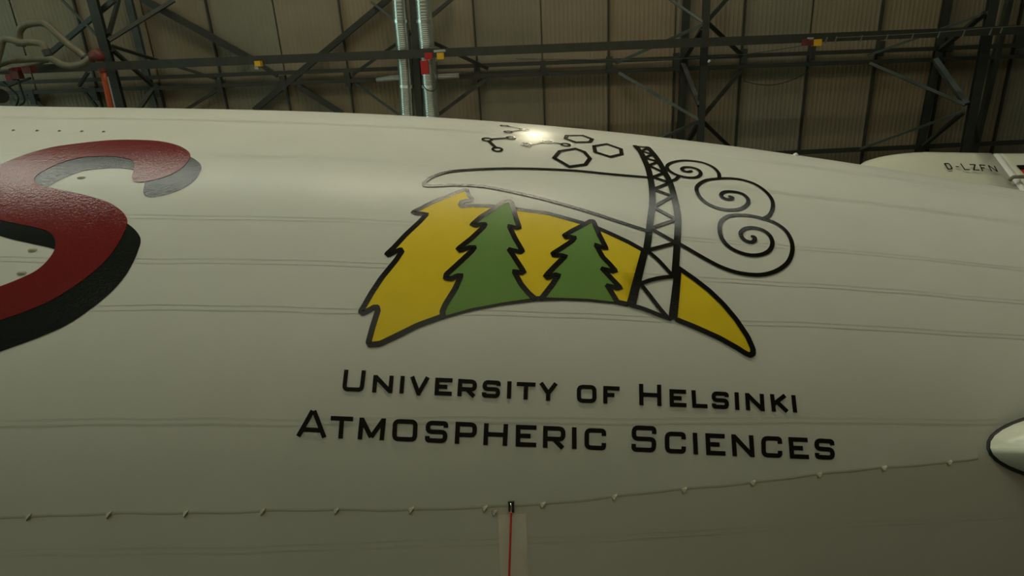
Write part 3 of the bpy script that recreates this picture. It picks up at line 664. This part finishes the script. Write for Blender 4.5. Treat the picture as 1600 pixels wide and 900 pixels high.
def letter(ch, BLp, BRp, TLp, h, mapper, parent, m='black', name='letter'):
    BLp, BRp, TLp = map(lambda p: np.array(p, float), (BLp, BRp, TLp)); W = np.linalg.norm(BRp - BLp); H = np.linalg.norm(TLp - BLp)
    ux = (BRp - BLp) / W; uy = (TLp - BLp) / H; mb = MB()
    for line in glyph(ch, W, H, h):
        L2 = []
        for a, b in zip(line, line[1:]):
            n = max(1, int(np.linalg.norm(np.array(b) - np.array(a)) / 14)); L2 += [np.array(a) + (np.array(b) - np.array(a)) * k / n for k in range(n)]
        L2.append(np.array(line[-1])); L2 = [L2[0]] + [b for a, b in zip(L2, L2[1:]) if np.linalg.norm(np.array(b) - np.array(a)) > 1e-3]; lf, rt = ribbon(L2, h)
        pix = []
        for a, b in zip(lf, rt): pix += [BLp + ux * a[0] + uy * a[1], BLp + ux * b[0] + uy * b[1]]
        mb.add(mapper(np.array(pix)), [(2 * i, 2 * i + 1, 2 * i + 3, 2 * i + 2) for i in range(len(lf) - 1)])
    o = mb.build(name, m, parent, False); o['label'] = 'letter ' + ch; return o
TA = (450, 560); TB = (880, 580); TK = 3.636
def hullmap(org): return lambda P: onhull(chart(np.array(org) + P / TK), 0.008)
line1A = [('U', (307, 187), (430, 191), (321, 65)), ('N', (478, 193), (593, 198), (487, 95)), ('I', (633, 199), (657, 200), (641, 100)), ('V', (685, 203), (798, 208), (694, 103)), ('E', (832, 210), (930, 214), (838, 110)), ('R', (962, 215), (1070, 220), (968, 117)), ('S', (1100, 223), (1203, 228), (1108, 123)), ('I', (1243, 229), (1267, 230), (1247, 130)), ('T', (1296, 233), (1403, 237), (1300, 134)), ('Y', (1422, 239), (1532, 243), (1425, 139))]
line1B = [('O', (77, 180), (189, 183), (77, 77)), ('F', (227, 184), (320, 188), (227, 84)), ('H', (432, 193), (558, 199), (430, 72)), ('E', (605, 202), (700, 206), (602, 102)), ('L', (733, 208), (820, 212), (727, 108)), ('S', (844, 213), (942, 218), (841, 114)), ('I', (977, 220), (1000, 221), (972, 120)), ('N', (1038, 222), (1145, 228), (1031, 124)), ('K', (1184, 229), (1284, 234), (1173, 130)), ('I', (1305, 235), (1328, 236), (1294, 136))]
line2A = [('A', (45, 442), (222, 451), (57, 293)), ('T', (236, 453), (363, 458), (245, 327)), ('M', (396, 460), (546, 466), (408, 336)), ('O', (591, 470), (733, 475), (597, 344)), ('S', (777, 478), (904, 483), (785, 353)), ('P', (947, 485), (1070, 490), (953, 360)), ('H', (1109, 492), (1245, 498), (1115, 368)), ('E', (1293, 501), (1410, 505), (1295, 377)), ('R', (1448, 508), (1575, 513), (1450, 383))]
line2B = [('I', (50, 442), (75, 443), (50, 318)), ('C', (120, 446), (243, 451), (121, 322)), ('S', (386, 457), (527, 463), (389, 307)), ('C', (577, 466), (697, 470), (576, 342)), ('I', (741, 472), (765, 473), (735, 349)), ('E', (812, 476), (922, 481), (806, 352)), ('N', (961, 482), (1087, 489), (953, 358)), ('C', (1125, 489), (1244, 494), (1123, 367)), ('E', (1287, 496), (1396, 500), (1277, 374)), ('S', (1429, 499), (1543, 506), (1424, 380))]
for L_, org, h in ((line1A, TA, 12), (line1B, TB, 12), (line2A, TA, 13), (line2B, TB, 13)):
    for ch, a, b, c_ in L_: letter(ch, a, b, c_, h, hullmap(org), env)

# lacing flap with tabs along the side spar -----------------------------------
tabs = [(45, 806.5), (170, 803.5), (290, 801.5), (410, 798.5), (525, 797.5), (642, 796), (757, 793.5), (847, 788), (959, 776), (1068, 765), (1175, 754), (1279, 741.5), (1380, 731), (1482, 722.5)]
tc = chart(tabs); d = tc[0] - tc[1]
fl_ = np.concatenate([[tc[0] + d * 4, tc[0] + d * 2], tc, chart([(1535, 717)])])
v = []; f = []; fine = []
for a, b in zip(fl_, fl_[1:]):
    for k in range(8): fine.append(a + (b - a) * k / 8)
for i, c_ in enumerate(fine):
    wv = 0.004 * math.sin(i * 0.8) + 0.006 * math.sin(i * 0.31)
    v += [onhull([c_ + (0, 0.28)], 0.001)[0], onhull([c_ + (0, 0.02 + wv)], 0.007)[0], onhull([c_ + (0, -0.005 + wv)], 0.007)[0], onhull([c_ + (0, -0.012 + wv)], -0.002)[0]]
f = [(4 * i + j, 4 * i + j + 1, 4 * i + j + 5, 4 * i + j + 4) for i in range(len(fine) - 1) for j in range(3)]
mesh_obj('lacing_flap', v, f, 'envelope', env, True)
for i, c_ in enumerate(list(tc) + [chart([(772, 800)])[0]]):
    mb = MB(); a = [c_ + np.array(q) for q in ((-0.03, 0.01), (0.035, 0.035), (0.025, -0.015), (-0.015, -0.045))]
    b_ = onhull(np.array(a), 0.0); t_ = onhull(np.array([c_ + (0.03, 0.01), c_ + (0.0, -0.03)]), 0.035)
    mb.add(list(b_) + list(t_), [(0, 1, 4), (1, 2, 4), (2, 3, 5), (3, 0, 5), (0, 4, 5), (2, 5, 4), (0, 1, 2, 3)])
    mb.build('lacing_tab', 'tab', env)
# pale patch, bracket
pt = chart([(778, 804), (822, 802), (824, 850), (826, 900), (829, 960), (786, 960), (782, 900), (780, 850)])
fill('pale_patch', pt, 0.005, 'patch', 'pale fabric strip under the bracket', 0.12)
bc = chart([(799, 791)])[0]
bp = onhull([bc], 0.0)[0]; nn = onhull([bc], 1.0)[0] - bp; uu = onhull([bc + (0, 0.01)], 0)[0] - bp; uu /= np.linalg.norm(uu); rr_ = np.cross(uu, nn)
br_ = MB(); br_.box(bp + nn * 0.0132, (rr_, uu, nn), (0.0297, 0.0495, 0.0132)); brk = br_.build('bracket', 'steel', ship); brk['label'] = 'small metal bracket holding the red cord'
MB().tube([bp + nn * 0.0132 + uu * 0.0363, bp + nn * 0.0660 + uu * 0.0330, bp + nn * 0.0792, bp + nn * 0.0660 - uu * 0.0330, bp + nn * 0.0132 - uu * 0.0363], 0.010, 8).build('shackle', 'chrome', brk, True)
MB().box(bp + nn * 0.0330 + uu * 0.0462, (rr_, uu, nn), (0.0330, 0.0079, 0.0264)).build('lip', 'steel', brk)
MB().box(bp + nn * 0.0330 - uu * 0.0396 + rr_ * 0.0099, (rr_, uu, nn), (0.0198, 0.0132, 0.0231)).build('cleat', 'gasket', brk)
rope = onhull(chart([(799, 797), (798.5, 820), (797.5, 850), (796, 900), (794, 960), (792, 1010)]), 0.1)
tag(MB().tube(spline(rope, 8), 0.0115, 8).build('cord', 'cord', None, True), 'thin red cord hanging from the small bracket', 'cord')
# specks and the small cap on the crest
for x, y in ((21, 204), (58, 204.5), (93, 205), (128, 205.5), (162, 206)):
    c_ = chart([(x, y)])[0]; v = list(onhull(np.array([c_ + 0.025 * np.array([math.cos(k * math.pi / 4), math.sin(k * math.pi / 4)]) for k in range(8)]), 0.003)) + list(onhull([c_], 0.02))
    mesh_obj('rivet', v, [(k, (k + 1) % 8, 8) for k in range(8)], 'spot', env)
for x, y in ((127, 278), (51, 391), (34, 427)):
    c_ = chart([(x, y)])[0]; v = list(onhull(np.array([c_ + np.array([0.06 * math.cos(k * math.pi / 4), 0.03 * math.sin(k * math.pi / 4)]) for k in range(8)]), 0.003)) + list(onhull([c_], 0.015))
    mesh_obj('scuff', v, [(k, (k + 1) % 8, 8) for k in range(8)], 'tab', env)
c_ = chart([(1243, 243)])[0]; b0 = onhull([c_], -0.07)[0]; n0 = onhull([c_], 1)[0] - onhull([c_], 0)[0]
MB().tube([b0, b0 + n0 * 0.07, b0 + n0 * 0.10, b0 + n0 * 0.115], [0.06, 0.055, 0.035, 0.01], 12).build('vent_cap', 'white', ship, True)

# top fin -------------------------------------------------------------------------
ANG_TOP = math.atan2(AU[2] * 1.0, AN[2] * 1.0)     # direction on the hull that points straight up
FUP = AN * math.cos(ANG_TOP) + AU * math.sin(ANG_TOP); FSD = np.cross(AX, FUP); FSD = FSD if FSD[1] < 0 else -FSD   # towards the viewer
def finhit(x, y, off=0.0):                         # pixel -> (s, height over the axis) in the fin plane
    d = ray(x, y); q = A0 + FSD * off; t = ((q - CAM) @ FSD) / (d @ FSD); v = CAM + d * t - A0; return v @ AX, v @ FUP
def finp(s, h, off): return A0 + AX * s + FUP * h + FSD * off
topv = [finhit(*p) for p in ((1345, 257), (1362, 251.5), (1385, 246.8), (1410, 244.2), (1440, 243.2), (1480, 243), (1555, 243))]
hin0 = finhit(1556, 244, 0.2); hin1 = finhit(1597, 299, 0.2)
ht = topv[-1][1]
hs = (hin1[0] - hin0[0]) / (hin1[1] - hin0[1])
def hinge(h): return hin0[0] + (h - hin0[1]) * hs
le = [(6.3, 5.0), (7.2, 6.3)] + [tuple(p) for p in topv]
def fin_solid(name, secs, m, parent, smooth=True):
    # secs: list of (height, s_front, s_back, half thickness front, half thickness back, rounded front)
    v = []; f = []; K = 13
    for (h, s0, s1, tf, tb_, rnd) in secs:
        for sd in (1, -1):
            for k in range(K):
                u = k / (K - 1)
                if rnd: uu_ = u ** 2; tk = tf * math.sqrt(max(0, 1 - (1 - min(1, uu_ / 0.45)) ** 2)) if uu_ < 0.45 else tf + (tb_ - tf) * (uu_ - 0.45) / 0.55
                else: uu_ = u; tk = tf + (tb_ - tf) * u
                v.append(finp(s0 + (s1 - s0) * uu_, h, sd * tk))
    n = 2 * K
    for i in range(len(secs) - 1):
        for k in range(K - 1):
            for o_ in (0, K): f.append((i * n + o_ + k, i * n + o_ + k + 1, (i + 1) * n + o_ + k + 1, (i + 1) * n + o_ + k))
        for k in (0, K - 1): f.append((i * n + k, i * n + K + k, (i + 1) * n + K + k, (i + 1) * n + k))
    for i in (0, len(secs) - 1): f += [(i * n + k, i * n + k + 1, i * n + K + k + 1, i * n + K + k) for k in range(K - 1)]
    return mesh_obj(name, v, f, m, parent, smooth)
def sfront(h):
    hs_ = [p[1] for p in le]; s_ = [p[0] for p in le]
    return float(np.interp(h, np.maximum.accumulate(hs_) + np.arange(len(hs_)) * 1e-6, s_))
secs = []
h0 = 3.0
for h in list(np.linspace(h0, ht - 0.5, 14)) + [ht - 0.3, ht - 0.15, ht - 0.06, ht - 0.015]:
    q = max(0.05, math.sqrt(max(0, 1 - max(0, (h - (ht - 0.3)) / 0.3) ** 2)))
    secs.append((h, sfront(h), hinge(h) - 0.06, 0.34 * q, 0.22 * q, True))
fin = fin_solid('top_fin', secs, 'fin', ship); fin['label'] = 'white upright tail fin with black registration'
rs = []
for h in list(np.linspace(h0 + 1.5, ht - 0.4, 8)) + [ht - 0.2, ht - 0.06, ht - 0.01]:
    q = max(0.05, math.sqrt(max(0, 1 - max(0, (h - (ht - 0.3)) / 0.3) ** 2)))
    rs.append((h, hinge(h) + 0.10, hinge(h) + 3.2, 0.20 * q, 0.02, False))
rud = fin_solid('rudder', rs, 'fin', fin)
# hinge post tube between fin and rudder
MB().tube([finp(hinge(h) + 0.06, h, 0.12) for h in np.linspace(h0 + 1.5, ht - 0.3, 10)], 0.15, 12).build('hinge_post', 'white', fin, True)
p0, p1 = finhit(1580, 277.5, 0.4), finhit(1640, 276, 0.4)
MB().tube([finp(*p0, 0.30), finp(p0[0] + .05, p0[1], 0.42), finp(*p1, 0.42)], 0.055, 8).build('control_rod', 'hose', rud, True)
def finmap(P): return np.array([finp(*finhit(1440 + p[0] / 10, 230 + p[1] / 10, 0.355), 0.355) for p in P])
# registration on a thin decal resting on the fin side
for ch, a, b, c_ in (('D', (412, 352), (500, 345), (345, 250)), ('-', (560, 350), (612, 353), (500, 256)), ('L', (670, 357), (760, 360), (600, 255)), ('Z', (812, 364), (908, 368), (742, 262)), ('F', (945, 371), (1040, 378), (895, 268)), ('N', (1085, 374), (1200, 388), (1030, 278))):
    letter(ch, a, b, c_, 10, finmap, fin, 'black', 'registration_letter')
fl0 = finhit(1588.5, 258, 0.22)
for k, m_ in enumerate(('black', 'fred', 'fgold')):
    a, b = fl0[1] - 0.24 * k, fl0[1] - 0.24 * (k + 1)
    mesh_obj('flag_stripe', [finp(fl0[0], a, 0.2), finp(fl0[0] + 1.1, a, 0.2), finp(fl0[0] + 1.1, b, 0.2), finp(fl0[0], b, 0.2), finp(fl0[0], a, 0.22), finp(fl0[0] + 1.1, a, 0.22), finp(fl0[0] + 1.1, b, 0.22), finp(fl0[0], b, 0.22)],
             [(0, 1, 2, 3), (7, 6, 5, 4), (0, 4, 5, 1), (1, 5, 6, 2), (2, 6, 7, 3), (3, 7, 4, 0)], m_, rud)

# side fin root ---------------------------------------------------------------------
sf = hull_hit([(1541, 700)])[0]; SFS, SFT = sf
def sideprof(s0, chord_, thick, n=22):
    out = []
    for k in range(n + 1):
        u = (k / n) ** 2; out.append((s0 + chord_ * u, thick * 5 * (0.2969 * math.sqrt(u) - 0.126 * u - 0.3516 * u ** 2 + 0.2843 * u ** 3 - 0.1015 * u ** 4)))
    return out
SN = AN * math.cos(SFT) + AU * math.sin(SFT); ST = -AN * math.sin(SFT) + AU * math.cos(SFT)
def side_solid(name, secs, m, parent):
    v = []; f = []
    for (r, s0, ch_, tk) in secs:
        pr = sideprof(s0, ch_, tk)
        loop = [(s_, y) for s_, y in pr] + [(s_, -y) for s_, y in pr[::-1]]
        for s_, y in loop: v.append(A0 + AX * s_ + SN * r + ST * y)
    n = len(loop)
    for i in range(len(secs) - 1):
        for k in range(n): f.append((i * n + k, i * n + (k + 1) % n, (i + 1) * n + (k + 1) % n, (i + 1) * n + k))
    f += [tuple(range(n)), tuple((len(secs) - 1) * n + k for k in range(n))]
    return mesh_obj(name, v, f, m, parent, True)
RS = float(radius(SFS))
sfin = side_solid('side_fin', [(RS - 2.2, SFS + 0.03, 9.5, 1.05), (RS + 0.02, SFS + 0.03, 9.5, 1.05), (RS + 0.3, SFS + 0.36, 9.2, 1.02), (RS + 1.5, SFS + 1.9, 7.8, 0.9), (RS + 3, SFS + 3.6, 6.3, 0.75)], 'fin', ship)
sfin['label'] = 'rounded white root of the side fin at the right edge'
side_solid('gasket', [(RS - 2.2, SFS + 0.0, 9.55, 1.08), (RS + 0.0, SFS + 0.0, 9.55, 1.08), (RS + 0.02, SFS + 0.004, 9.55, 1.075)], 'gasket', sfin)
